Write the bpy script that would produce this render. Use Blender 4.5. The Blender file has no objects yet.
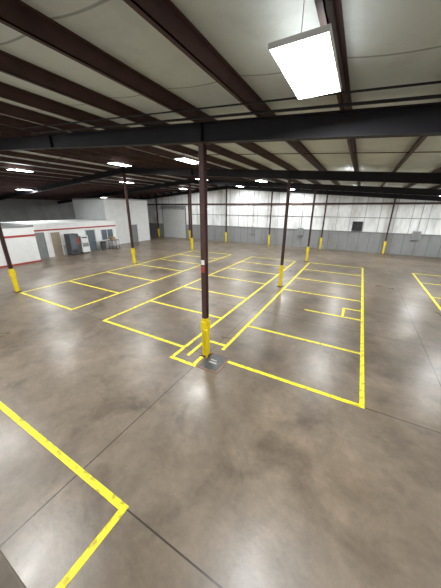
import bpy, bmesh, math, random
from mathutils import Vector, Matrix
random.seed(4)
C=bpy.context.scene.collection
bpy.context.scene.view_settings.view_transform='Standard'
# ---------------------------------------------------------------- helpers
def new_mat(name):
    m=bpy.data.materials.new(name); m.use_nodes=True
    nt=m.node_tree; b=nt.nodes['Principled BSDF']
    return m,nt,b
def simple(name,col,rough=.6,metal=0,var=0.0,scale=4,spec=.5,p=(.3,.7)):
    m,nt,b=new_mat(name)
    b.inputs['Roughness'].default_value=rough; b.inputs['Metallic'].default_value=metal
    b.inputs['Specular IOR Level'].default_value=spec
    b.inputs['Base Color'].default_value=(*col,1)
    if var>0:
        tc=nt.nodes.new('ShaderNodeTexCoord'); n=nt.nodes.new('ShaderNodeTexNoise')
        n.inputs['Scale'].default_value=scale; n.inputs['Detail'].default_value=6
        r=nt.nodes.new('ShaderNodeValToRGB')
        r.color_ramp.elements[0].position=p[0]; r.color_ramp.elements[1].position=p[1]
        r.color_ramp.elements[0].color=(*[c*(1-var) for c in col],1)
        r.color_ramp.elements[1].color=(*[min(1,c*(1+var*.5)) for c in col],1)
        nt.links.new(tc.outputs['Object'],n.inputs['Vector']); nt.links.new(n.outputs['Fac'],r.inputs['Fac'])
        nt.links.new(r.outputs['Color'],b.inputs['Base Color'])
    return m
def emis(name,col,s):
    m,nt,b=new_mat(name)
    b.inputs['Base Color'].default_value=(.9,.9,.9,1)
    b.inputs['Emission Color'].default_value=(*col,1); b.inputs['Emission Strength'].default_value=s
    return m
class Mesh:
    def __init__(s): s.v=[];s.f=[];s.mi=[];s.mats=[]
    def _m(s,m):
        if m not in s.mats: s.mats.append(m)
        return s.mats.index(m)
    def box(s,x0,x1,y0,y1,z0,z1,m,zs=None):
        n=len(s.v); g=zs or (lambda x:0)
        for z in(z0,z1):
            for (x,y) in((x0,y0),(x1,y0),(x1,y1),(x0,y1)): s.v.append((x,y,z+g(x)))
        for q in((3,2,1,0),(4,5,6,7),(0,1,5,4),(1,2,6,5),(2,3,7,6),(3,0,4,7)):
            s.f.append(tuple(n+i for i in q)); s.mi.append(s._m(m))
    def quad(s,pts,m):
        n=len(s.v); s.v+=list(pts); s.f.append(tuple(range(n,n+len(pts)))); s.mi.append(s._m(m))
    def cyl(s,p0,p1,r,m,seg=12,r1=None):
        p0=Vector(p0);p1=Vector(p1);d=(p1-p0).normalized();r1=r if r1 is None else r1
        a=d.orthogonal().normalized();b=d.cross(a);n=len(s.v)
        for p,rr in((p0,r),(p1,r1)):
            for i in range(seg):
                t=2*math.pi*i/seg; s.v.append(tuple(p+a*rr*math.cos(t)+b*rr*math.sin(t)))
        k=s._m(m)
        for i in range(seg):
            j=(i+1)%seg; s.f.append((n+i,n+j,n+seg+j,n+seg+i)); s.mi.append(k)
        s.f.append(tuple(n+seg-1-i for i in range(seg))); s.mi.append(k)
        s.f.append(tuple(n+seg+i for i in range(seg))); s.mi.append(k)
    def obj(s,name,parent=None,bevel=0,loc=None,recalc=True):
        me=bpy.data.meshes.new(name); me.from_pydata(s.v,[],s.f)
        for m in s.mats: me.materials.append(m)
        for p,i in zip(me.polygons,s.mi): p.material_index=i
        me.update()
        if recalc:
            bm=bmesh.new(); bm.from_mesh(me); bmesh.ops.recalc_face_normals(bm,faces=bm.faces); bm.to_mesh(me); bm.free()
        o=bpy.data.objects.new(name,me); C.objects.link(o)
        if loc: o.location=loc
        if parent: o.parent=parent
        if bevel:
            b=o.modifiers.new('bevel','BEVEL'); b.width=bevel; b.segments=2; b.limit_method='ANGLE'
        return o
def empty(name,loc=(0,0,0),parent=None):
    o=bpy.data.objects.new(name,None); C.objects.link(o); o.location=loc
    if parent: o.parent=parent
    return o
# ---------------------------------------------------------------- layout constants (metres)
H=4.05
XR=8.06; XL=-37.4; XRIDGE=-14.66; BX=5.68
Y0=-2.53; BY=7.62; YB=28.1
SL=.077
def roofz(x):            # underside of the rafters
    return 5.39+SL*(-3.3-XRIDGE)-SL*abs(x-XRIDGE)
RD=.37; PD=.22
# ---------------------------------------------------------------- materials
def floor_mat():
    m,nt,b=new_mat('polished_concrete')
    N=nt.nodes.new;L=nt.links.new
    tc=N('ShaderNodeTexCoord'); 
    def noise(sc,det,rough=.55,dist=0,off=0):
        n=N('ShaderNodeTexNoise'); n.inputs['Scale'].default_value=sc; n.inputs['Detail'].default_value=det
        n.inputs['Roughness'].default_value=rough; n.inputs['Distortion'].default_value=dist
        mp=N('ShaderNodeMapping'); mp.inputs['Location'].default_value=(off,off*.7,0); L(tc.outputs['Object'],mp.inputs[0])
        L(mp.outputs[0],n.inputs['Vector']); return n
    def ramp(src,p0,c0,p1,c1):
        r=N('ShaderNodeValToRGB'); e=r.color_ramp.elements
        e[0].position=p0; e[0].color=(*c0,1); e[1].position=p1; e[1].color=(*c1,1); L(src.outputs['Fac'],r.inputs['Fac']); return r
    def mult(a,b_,fac):
        mx=N('ShaderNodeMix'); mx.data_type='RGBA'; mx.blend_type='MULTIPLY'; mx.inputs['Factor'].default_value=fac
        L(a,mx.inputs['A']); L(b_,mx.inputs['B']); return mx.outputs['Result']
    n1=noise(.28,8,.62,.5); n2=noise(1.5,8,.68,.3,7); n3=noise(14,4); n4=noise(.8,7,.62,.5,31); n5=noise(7,6,.75,.2,13); n6=noise(.45,6,.6,.7,55); n7=noise(.6,5,.6,.3,91)
    r1=ramp(n1,.33,(.130,.100,.071),.67,(.238,.192,.146))
    r2=ramp(n2,.3,(.66,.64,.62),.7,(1.14,1.14,1.14))
    r4=ramp(n4,.28,(.45,.42,.40),.47,(1,1,1))
    r5=ramp(n5,.3,(.80,.80,.80),.7,(1.08,1.08,1.08))
    r6=ramp(n6,.50,(1,1,1),.70,(1.3,1.29,1.27))
    c=mult(r1.outputs['Color'],r2.outputs['Color'],.9); c=mult(c,r4.outputs['Color'],.8); c=mult(c,r5.outputs['Color'],.8); c=mult(c,r6.outputs['Color'],1)
    sep=N('ShaderNodeSeparateXYZ'); L(tc.outputs['Object'],sep.inputs[0])
    def joint(out,off,period,w):
        a=N('ShaderNodeMath'); a.operation='SUBTRACT'; a.inputs[1].default_value=off; L(out,a.inputs[0])
        p=N('ShaderNodeMath'); p.operation='PINGPONG'; p.inputs[1].default_value=period/2; L(a.outputs[0],p.inputs[0])
        c=N('ShaderNodeMath'); c.operation='LESS_THAN'; c.inputs[1].default_value=w; L(p.outputs[0],c.inputs[0]); return c
    jx=joint(sep.outputs['X'],-3.3-BX*10,BX,.011); jy=joint(sep.outputs['Y'],1.28-38.1,3.81,.011)
    mm=N('ShaderNodeMath'); mm.operation='MAXIMUM'; L(jx.outputs[0],mm.inputs[0]); L(jy.outputs[0],mm.inputs[1])
    m2=N('ShaderNodeMix'); m2.data_type='RGBA'; L(mm.outputs[0],m2.inputs['Factor'])
    L(c,m2.inputs['A']); m2.inputs['B'].default_value=(.035,.028,.02,1)
    L(m2.outputs['Result'],b.inputs['Base Color'])
    rr=N('ShaderNodeMapRange'); rr.inputs['From Min'].default_value=.3; rr.inputs['From Max'].default_value=.7
    rr.inputs['To Min'].default_value=.27; rr.inputs['To Max'].default_value=.42
    L(n7.outputs['Fac'],rr.inputs['Value']); L(rr.outputs[0],b.inputs['Roughness'])
    b.inputs['Specular IOR Level'].default_value=.52
    bp=N('ShaderNodeBump'); bp.inputs['Strength'].default_value=.10; bp.inputs['Distance'].default_value=.02
    L(n3.outputs['Fac'],bp.inputs['Height']); L(bp.outputs[0],b.inputs['Normal'])
    return m
def insul_mat(name,col,axis,period,off,streak=.5,zs=.35,seam=.018,dirt=(.45,.38,.3)):
    m,nt,b=new_mat(name)
    N=nt.nodes.new;L=nt.links.new
    tc=N('ShaderNodeTexCoord'); sep=N('ShaderNodeSeparateXYZ'); L(tc.outputs['Object'],sep.inputs[0])
    mp=N('ShaderNodeMapping'); L(tc.outputs['Object'],mp.inputs[0])
    mp.inputs['Scale'].default_value=(1,1,zs)
    n=N('ShaderNodeTexNoise'); n.inputs['Scale'].default_value=.9; n.inputs['Detail'].default_value=7; n.inputs['Roughness'].default_value=.65
    L(mp.outputs[0],n.inputs['Vector'])
    r=N('ShaderNodeValToRGB'); e=r.color_ramp.elements
    e[0].position=.3; e[0].color=(*[c*(1-streak)+d*.3*streak for c,d in zip(col,dirt)],1); e[1].position=.52; e[1].color=(*col,1)
    L(n.outputs['Fac'],r.inputs['Fac'])
    a=N('ShaderNodeMath'); a.operation='SUBTRACT'; a.inputs[1].default_value=off-period*40; L(sep.outputs[axis],a.inputs[0])
    p=N('ShaderNodeMath'); p.operation='PINGPONG'; p.inputs[1].default_value=period/2; L(a.outputs[0],p.inputs[0])
    c=N('ShaderNodeMath'); c.operation='LESS_THAN'; c.inputs[1].default_value=seam; L(p.outputs[0],c.inputs[0])
    m2=N('ShaderNodeMix'); m2.data_type='RGBA'; L(c.outputs[0],m2.inputs['Factor'])
    L(r.outputs['Color'],m2.inputs['A']); m2.inputs['B'].default_value=(*[q*.5 for q in col],1)
    L(m2.outputs['Result'],b.inputs['Base Color']); b.inputs['Roughness'].default_value=.55
    bp=N('ShaderNodeBump'); bp.inputs['Strength'].default_value=.35; bp.inputs['Distance'].default_value=.12
    L(n.outputs['Fac'],bp.inputs['Height']); L(bp.outputs[0],b.inputs['Normal'])
    return m
M_floor=floor_mat()
M_roof=insul_mat('roof_insulation',(.62,.67,.66),'Y',1.83,.3,.25,1)
M_wall=insul_mat('wall_insulation',(.86,.88,.88),'X',1.22,.3,.45,.3,.03)
M_wains=insul_mat('grey_wainscot',(.27,.28,.285),'X',.92,.1,.35,.5,.02)
M_side=simple('side_wall_grey',(.36,.36,.36),.6,0,.2,1)
M_steel=simple('red_oxide_steel',(.075,.038,.035),.55,0,.25,3,.3)
M_raft=simple('rafter_steel',(.020,.018,.022),.6,0,.25,2,.25)
M_yel=simple('safety_yellow',(.85,.64,.005),.45,0,.15,6)
M_tape=simple('yellow_floor_tape',(.80,.68,.012),.5,0,.4,8,.5,(.34,.5))
M_white=simple('office_white',(.76,.77,.77),.6,0,.06,2)
M_red=simple('red_trim',(.36,.05,.04),.5)
M_dark=simple('dark_gap',(.03,.03,.03),.6)
M_grey=simple('door_grey',(.22,.23,.23),.5,0,.1,3)
M_lgrey=simple('panel_grey',(.42,.42,.42),.6,0,.1,3)
M_tan=simple('tan_panel',(.30,.25,.19),.6,0,.1,3)
M_glass=simple('window_glass',(.12,.15,.18),.1,0,.2,2,.8)
M_alu=simple('aluminium',(.55,.55,.55),.35,.7)
M_door=simple('rollup_white',(.62,.63,.62),.5,0,.06,2)
M_hous=simple('fixture_white',(.85,.85,.85),.5)
M_galv=simple('galvanised',(.4,.4,.4),.4,.6)
M_curb=simple('curb_concrete',(.13,.105,.08),.7,0,.3,3)
M_plate=simple('hatch_plate',(.09,.09,.09),.5,.2,.3,8)
M_rust=simple('hatch_frame',(.22,.13,.08),.6,0,.3,8)
M_mach=simple('machine_grey',(.07,.07,.08),.4)
M_card=simple('cardboard',(.33,.22,.12),.8,0,.15,5)
M_lamp=emis('led_lens',(1,1,.98),25)
M_ceilglow=emis('added_ceiling_glow',(1,1,.98),8)  # added glow, brightens the ceiling above each housing
# ---------------------------------------------------------------- shell
m=Mesh(); m.box(XL,XR+.15,Y0,YB,-.2,0,M_floor); m.obj('floor')
T=RD+PD
px=[x for x in (-1.95+1.42*k for k in range(-25,8)) if XL+.2<x<XR-.2]
m=Mesh()
xs=sorted([XL,XR+.15,XRIDGE]+px); pts=[]
for a,b in zip(xs,xs[1:]):
    for i in range(6):
        t=i/6; x=a+(b-a)*t
        sag=.05*min(1,(b-a)/1.42)*4*t*(1-t)
        pts.append((x,roofz(x)+T+.012-sag))
pts.append((xs[-1],roofz(xs[-1])+T))
for (a,za),(b,zb) in zip(pts,pts[1:]):
    m.quad([(a,Y0,za),(a,YB+.15,za),(b,YB+.15,zb),(b,Y0,zb)],M_roof)
for x0,x1 in((XL,XRIDGE),(XRIDGE,XR+.15)):
    m.quad([(x0,Y0,roofz(x0)+T+.1),(x1,Y0,roofz(x1)+T+.1),(x1,YB+.15,roofz(x1)+T+.1),(x0,YB+.15,roofz(x0)+T+.1)],M_roof)
m.obj('ceiling',recalc=False)
def gable(name,y0,y1,mat,mat2,z2):
    m=Mesh()
    for x0,x1 in((XL,XRIDGE),(XRIDGE,XR+.15)):
        n=len(m.v)
        for y in(y0,y1):
            m.v+=[(x0,y,z2),(x1,y,z2),(x1,y,roofz(x1)+T),(x0,y,roofz(x0)+T)]
        for q in((0,1,2,3),(7,6,5,4),(0,4,5,1),(1,5,6,2),(2,6,7,3),(3,7,4,0)):
            m.f.append(tuple(n+i for i in q)); m.mi.append(m._m(mat))
    if z2>0: m.box(XL,XR+.15,y0,y1,0,z2,mat2)
    return m.obj(name)
gable('wall_back',YB,YB+.15,M_wall,M_wains,1.9)
gable('wall_front',Y0-.15,Y0,M_wall,M_wains,1.9)
m=Mesh(); m.box(XR,XR+.15,Y0,YB,0,roofz(XR)+T,M_wall); m.obj('wall_right')
m=Mesh(); 
m.box(XL-.15,XL,Y0,YB,0,roofz(XL)+T,M_side)
for i in range(100):
    y=Y0+.2+i*.3
    if y<YB-.1: m.box(XL,XL+.03,y,y+.1,0,roofz(XL)+T-.05,M_side)
m.obj('wall_left')
m=Mesh()
m.box(-20,XR,YB-.05,YB,1.86,1.95,M_grey)
for z in(3.25,):
    m.box(XL,-25.3,YB-.1,YB,z,z+.06,M_white)
    m.box(-20.4,XR,YB-.06,YB,z,z+.05,M_grey)
m.box(XL,XR,YB-.12,YB,4.45,4.63,M_steel)
m.obj('trim_1')
# ---------------------------------------------------------------- structure
frames=[Y0+.1,5.09,12.71,20.33,27.9]
for fy in frames:
    m=Mesh()
    for x0,x1 in((XL,XRIDGE),(XRIDGE,XR)):
        m.box(x0,x1,fy-.09,fy+.09,0,.016,M_raft,roofz)
        m.box(x0,x1,fy-.09,fy+.09,RD-.016,RD,M_raft,roofz)
        m.box(x0,x1,fy-.008,fy+.008,.016,RD-.016,M_raft,roofz)
    for k in range(-4,3):
        x=-3.3+k*BX
        m.box(x-.01,x+.01,fy-.08,fy+.08,.018,RD-.018,M_raft,lambda q,x=x:roofz(x))
    m.obj('roof_rafter')
m=Mesh()
for x in px:
    z=roofz(x)+RD
    m.box(x-.006,x+.006,Y0,YB,z,z+PD,M_steel)
    m.box(x-.06,x+.006,Y0,YB,z,z+.012,M_steel)
    m.box(x-.006,x+.06,Y0,YB,z+PD-.012,z+PD,M_steel)
m.obj('roof_purlins')
m=Mesh()
for y in(1.3,8.9,16.5,24.1):
    for x0,x1 in((XL,XRIDGE),(XRIDGE,XR)):
        m.cyl((x0,y,roofz(x0)+RD+.05),(x1,y,roofz(x1)+RD+.05),.013,M_steel,6)
for y,dz,r in((4.55,.30,.022),(4.2,.33,.014)):
    m.cyl((-9,y,roofz(-9)+dz),(XR,y,roofz(XR)+dz),r,M_raft,8)
m.obj('roof_bridging_rods')
def column(x,y,z1,name='support_column',tag=False):
    e=empty(name,(x,y,0))
    m=Mesh(); w=.062;d=.075
    m.box(-w,w,-d,-d+.012,.02,z1,M_steel); m.box(-w,w,d-.012,d,.02,z1,M_steel)
    m.box(-.006,.006,-d+.012,d-.012,.02,z1,M_steel)
    m.box(-.13,.13,-.12,.12,z1-.016,z1,M_steel)
    m.box(-.14,.14,-.14,.14,0,.02,M_steel)
    for sx in(-1,1):
        for sy in(-1,1): m.cyl((sx*.11,sy*.11,.02),(sx*.11,sy*.11,.045),.012,M_galv,6)
    m.obj('post',e)
    g=Mesh(); t=.012
    g.box(-w-t,w+t,-d-t,-d-.001,.021,1.2,M_yel); g.box(-w-t,w+t,d+.001,d+t,.021,1.2,M_yel)
    g.box(-w-t,-w-.001,-d,d,.021,1.2,M_yel); g.box(w+.001,w+t,-d,d,.021,1.2,M_yel)
    g.box(-w-.03,w+.03,-d-.03,d+.03,.84,1.1,M_yel)
    g.obj('guard',e,.005)
    if tag:
        s=Mesh(); s.box(-.05,.05,-d-.012,-d-.001,2.5,2.66,M_red); s.box(-.045,.045,-d-.012,-d-.001,2.7,2.82,M_white)
        s.obj('tag',e)
        s=Mesh(); s.cyl((.11,-.15,.021),(.11,-.15,.8),.022,M_yel,10); s.box(.06,.16,-.19,-.12,.72,.92,M_yel); s.obj('outlet',e,.008)
    return e
for fy in frames[1:4]:
    for x in(-14.66,-3.3,XR-.35):
        column(x,fy,roofz(x),tag=(x==-3.3 and fy==5.09))
for x in(-31.7,-26.02,-20.34,-14.66,-8.98,-3.3,2.38):
    column(x,27.75,roofz(x)-.03,'wall_post')
# ---------------------------------------------------------------- floor markings
m=Mesh(); tw=.05; zt=.004
def tape(x0,y0,x1,y1):
    if abs(x0-x1)<1e-6: m.box(x0-tw,x0+tw,min(y0,y1)-tw,max(y0,y1)+tw,0,zt,M_tape)
    else: m.box(min(x0,x1)-tw,max(x0,x1)+tw,y0-tw,y0+tw,0,zt+.0006,M_tape)
rows=[5.1,7.5,10.0,12.7,15.1,17.6,20.0]
for x0,x1 in((-14.3,-10.0),(-7.9,-4.1)):
    tape(x0,5.1,x0,20); tape(x1,5.1,x1,20)
    for y in rows: tape(x0,y,x1,y)
tape(-3.0,5.6,-3.0,20); tape(.7,5.1,.7,20)
for y in(7.4,12.3,14.9,17.5,20): tape(-3.0,y,.7,y)
tape(-2.6,5.1,.7,5.1)
tape(-1.4,10,.7,10); tape(0,10,0,11); tape(0,11,.7,11)
tape(-4.1,4.5,-4.1,5.1); tape(-4.1,4.5,-3.3,4.5)
tape(-3.35,4.5,-3.35,4.9)
tape(-3.75,4.85,-3.75,5.8); tape(-3.75,5.8,-3.0,5.8)
tape(3.65,12,3.65,20); tape(3.65,20,7.4,20); tape(3.65,17.5,7.4,17.5); tape(3.65,12,7.4,12); tape(3.65,14.7,7.4,14.7)
tape(-9,1.27,-2.27,1.27); tape(-2.27,-1.2,-2.27,1.27)
m.obj('floor_markings')
e=empty('floor_hatch',(-2.93,4.9,0))
s=Mesh(); s.box(-.34,.34,-.42,-.36,.001,.010,M_rust); s.box(-.34,.34,.36,.42,.001,.010,M_rust)
s.box(-.34,-.28,-.36,.36,.001,.010,M_rust); s.box(.28,.34,-.36,.36,.001,.010,M_rust); s.obj('frame',e)
s=Mesh(); s.box(-.28,.28,-.36,.36,0.001,.008,M_plate); s.obj('plate',e)
s=Mesh(); s.box(-.12,.12,-.08,-.02,.008,.0095,M_lgrey); s.box(-.12,.06,.04,.08,.008,.0095,M_lgrey); s.obj('label',e)
s=Mesh(); s.box(-9,-2.4,-.1,.2,0,.16,M_curb); s.obj('concrete_curb',None,.03)
# ---------------------------------------------------------------- lights
def highbay(x,y,z,power=220):
    e=empty('high_bay_light',(x,y,z))
    s=Mesh(); w=.26;l=.61
    s.box(-w,w,-l,l,.03,.055,M_hous); 
    s.box(-w,-w+.012,-l,l,0.01,.03,M_hous); s.box(w-.012,w,-l,l,0.01,.03,M_hous)
    s.box(-w+.012,w-.012,-l,-l+.012,0.01,.03,M_hous); s.box(-w+.012,w-.012,l-.012,l,0.01,.03,M_hous)
    s.box(-.1,.1,-.25,.25,.055,.10,M_hous)
    s.obj('housing',e)
    s=Mesh()
    for i in range(4):
        x0=-w+.016+i*.1235
        s.box(x0,x0+.117,-l+.015,l-.015,.012,.029,M_lamp)
    s.obj('lens',e)
    s=Mesh(); s.box(-.2,-.13,-l+.05,l-.05,.056,.06,M_ceilglow); s.box(.13,.2,-l+.05,l-.05,.056,.06,M_ceilglow); s.obj('added_glow_strips',e)  # glowing strips added on top for bright ceiling patches around the fixtures
    s=Mesh(); top=roofz(x)+T-z-.03
    for yy in(-.5,.5): s.cyl((0,yy,.055),(0,yy,top),.004,M_galv,6)
    s.obj('hangers',e)
    la=bpy.data.lights.new('led_array','AREA'); la.shape='RECTANGLE'; la.size=.46; la.size_y=1.16; la.energy=power; la.color=(.98,1,1)
    lo=bpy.data.objects.new('led_array',la); C.objects.link(lo); lo.parent=e; lo.location=(0,0,.006)
LP=[(-.73,3.25),(-.76,13.6),(-.76,23.2),(-6.5,.8),(-6.5,9.0),(-6.5,17.5),(-6.5,26.0),(-12,2.0),(-12,10.2),(-12,18.3),(-12,25.8),
    (-18.7,.5),(-18.7,8.35),(-18.7,16.4),(-18.7,24.6),(-27,12),(-30,22),(5,5),(5,15),(5,24)]  # the fixtures out of view are included for their light
for x,y in LP:
    highbay(x,y,roofz(x)+.20)
# ---------------------------------------------------------------- offices (left)
def framed(name,par,x,y0,y1,z0,z1,pane,frame=M_grey,bars=0):
    e=empty(name,(x,(y0+y1)/2,0),par); h=(y1-y0)/2
    s=Mesh(); f=.07
    s.box(0,.05,-h,-h+f,z0,z1,frame); s.box(0,.05,h-f,h,z0,z1,frame); s.box(0,.05,-h+f,h-f,z1-f,z1,frame)
    if z0>.1: s.box(0,.07,-h-.03,h+.03,z0-.05,z0+.02,frame)
    for i in range(bars):
        y=-h+(i+1)*2*h/(bars+1); s.box(0,.045,y-.02,y+.02,z0,z1-f,frame)
    s.obj('frame',e)
    s=Mesh(); s.box(.001,.02,-h+f,h-f,z0,z1-f,pane); s.obj('pane',e)
    if z0<.1:
        s=Mesh(); s.cyl((.02,h-f-.12,1),(.07,h-f-.12,1),.02,M_alu,8); s.box(.06,.08,h-f-.2,h-f-.1,.985,1.015,M_alu); s.obj('handle',e)
e=empty('office_block',(0,0,0)); XO=-21.7
s=Mesh()
s.box(-27,XO,Y0+.4,9.6,0,2.75,M_white)
s.box(-27,XO+.03,Y0+.4,9.63,2.66,2.8,M_grey)
s.obj('shell',e)
s=Mesh(); s.box(XO,XO+.02,Y0+.4,9.6,1.98,2.12,M_red); s.box(XO,XO+.02,Y0+.4,9.6,.0,.12,M_red); s.obj('stripe',e)
e=empty('office_annex',(0,0,0)); XA=-22.9
s=Mesh(); s.box(-28,XA,9.65,17.9,0,2.75,M_white); s.box(-28,XA+.03,9.65,17.9,2.68,2.8,M_white); s.obj('shell',e)
s=Mesh(); s.box(XA,XA+.02,9.65,17.9,2.2,2.32,M_red); s.obj('stripe',e)
s=Mesh()
for a,b in((12.15,14.3),(15.45,17.85)): s.box(XA,XA+.02,a,b,0,.85,M_lgrey)
s.obj('lower_panels',e)
framed('door_2',e,XA,9.9,10.8,0,2.1,M_grey)
framed('door_3',e,XA,11.2,12.1,0,2.1,M_tan,M_white)
framed('window_1',e,XA,14.4,15.4,.0,2.05,M_glass,M_alu)
framed('window_2',e,XA,16.0,17.5,.9,2.0,M_glass,M_white,1)
e=empty('vending_machine',(XA+.47,12.75,0))
s=Mesh(); s.box(-.4,.4,-.42,.42,.08,1.85,M_mach); s.box(-.36,.36,-.4,.4,0,.08,M_dark); s.obj('cabinet',e,.02)
s=Mesh(); s.box(.4,.415,-.38,.16,.55,1.75,M_glass); s.box(.4,.415,.2,.38,.9,1.5,M_red); s.box(.4,.415,-.3,.15,.2,.42,M_dark); s.obj('front',e)
e=empty('ice_machine',(XA+.45,13.75,0))
s=Mesh(); s.box(-.36,.36,-.36,.36,.1,1.0,M_white); s.box(-.34,.34,-.34,.34,1.02,1.6,M_white); s.box(-.3,.3,-.3,.3,0,.1,M_dark); s.obj('cabinet',e,.02)
s=Mesh(); s.box(.36,.375,-.3,.3,.62,.95,M_grey); s.box(.34,.352,-.26,.26,1.4,1.5,M_dark); s.obj('front',e)
e=empty('trash_can',(XA+.6,15.7,0))
s=Mesh(); s.cyl((0,0,0),(0,0,.8),.22,M_mach,20,.28); s.cyl((0,0,.8),(0,0,.84),.3,M_dark,20); s.obj('bin',e)
e=empty('utility_cart',(XA+.7,16.9,0))
s=Mesh()
for z in(.2,.85): s.box(-.28,.28,-.45,.45,z,z+.05,M_mach)
for sx in(-1,1):
    for sy in(-1,1):
        s.cyl((sx*.25,sy*.42,.1),(sx*.25,sy*.42,.95),.02,M_mach,8)
        s.cyl((sx*.25-.02,sy*.42,.06),(sx*.25+.02,sy*.42,.06),.06,M_dark,12)
s.obj('frame',e)
s=Mesh(); s.box(-.2,.2,-.3,.1,.902,1.2,M_card); s.box(-.19,.19,-.1,-.09,1.2,1.205,M_tan); s.obj('carton',e,.004)
e=empty('storage_room',(0,0,0)); XS=-24.4
s=Mesh(); s.box(-30,XS,18.0,24.3,0,5.0,M_white); s.obj('shell',e)
s=Mesh(); s.box(-30,XS+.04,18.0,24.34,4.9,5.04,M_lgrey); s.obj('cap',e)
framed('door_4',e,XS,21.2,22.2,0,2.1,M_grey,M_grey)
def rollup(name,x0,x1,z1):
    e=empty(name,((x0+x1)/2,YB,0)); h=(x1-x0)/2
    s=Mesh(); n=int(z1/.3)
    for i in range(n):
        s.box(-h,h,-.05,-.002,i*z1/n+.015,(i+1)*z1/n,M_door); s.box(-h,h,-.03,-.002,i*z1/n,i*z1/n+.015,M_grey)
    s.obj('slats',e)
    s=Mesh(); s.box(-h-.1,-h,-.1,-.002,0,z1+.1,M_grey); s.box(h,h+.1,-.1,-.002,0,z1+.1,M_grey); s.box(-h-.1,h+.1,-.3,-.002,z1+.1,z1+.45,M_grey); s.obj('frame',e)
rollup('door_1',-25.2,-21.2,3.9)
e=empty('wall_fan',(-.2,YB-.001,2.45))
s=Mesh(); h=.45
s.box(-h,h,-.2,0,-h,-h+.06,M_mach); s.box(-h,h,-.2,0,h-.06,h,M_mach)
s.box(-h,-h+.06,-.2,0,-h+.06,h-.06,M_mach); s.box(h-.06,h,-.2,0,-h+.06,h-.06,M_mach)
s.box(-h+.06,h-.06,-.02,0,-h+.06,h-.06,M_dark); s.obj('shroud',e)
s=Mesh(); s.cyl((0,-.14,0),(0,-.04,0),.08,M_mach,14)
for i in range(5):
    a=i*2*math.pi/5; ca,sa=math.cos(a),math.sin(a); pc,ps_=math.cos(a+.5),math.sin(a+.5)
    s.quad([(ca*.07,-.12,sa*.07),(ca*.36,-.13,sa*.36),(pc*.36,-.06,ps_*.36),(pc*.07,-.07,ps_*.07)],M_mach)
s.obj('blades',e)
s=Mesh()
for i in range(-3,4): s.box(-h+.03,h-.03,-.205,-.195,i*.1-.006,i*.1+.006,M_dark)
s.obj('grille',e)
for x,z,w_ in((-5.6,1.3,.28),(-11.2,1.2,.22),(4.6,1.4,.3)):
    e=empty('electrical_panel',(x,YB-.001,z))
    s=Mesh(); s.box(-w_,w_,-.16,0,0,.8,M_lgrey); s.obj('box',e,.01)
    s=Mesh(); s.box(-w_+.04,w_-.04,-.175,-.16,.04,.76,M_grey); s.cyl((0,-.09,.8),(0,-.09,roofz(x)-z-.05),.025,M_galv,8); s.obj('cover',e)
# ---------------------------------------------------------------- world + camera
w=bpy.data.worlds.new('world'); bpy.context.scene.world=w; w.use_nodes=True
w.node_tree.nodes['Background'].inputs[0].default_value=(.5,.55,.6,1); w.node_tree.nodes['Background'].inputs[1].default_value=.3
cam=bpy.data.cameras.new('camera'); co=bpy.data.objects.new('camera',cam); C.objects.link(co)
cam.sensor_fit='VERTICAL'; cam.sensor_height=36; cam.lens=240.55/588*36; cam.clip_start=.05; cam.clip_end=200
R=Matrix.Rotation(.5073,4,'Z')@Matrix.Rotation(math.pi/2-.3421,4,'X')@Matrix.Rotation(.005,4,'Z')
co.matrix_world=Matrix.Translation((0,0,H))@R
bpy.context.scene.camera=co
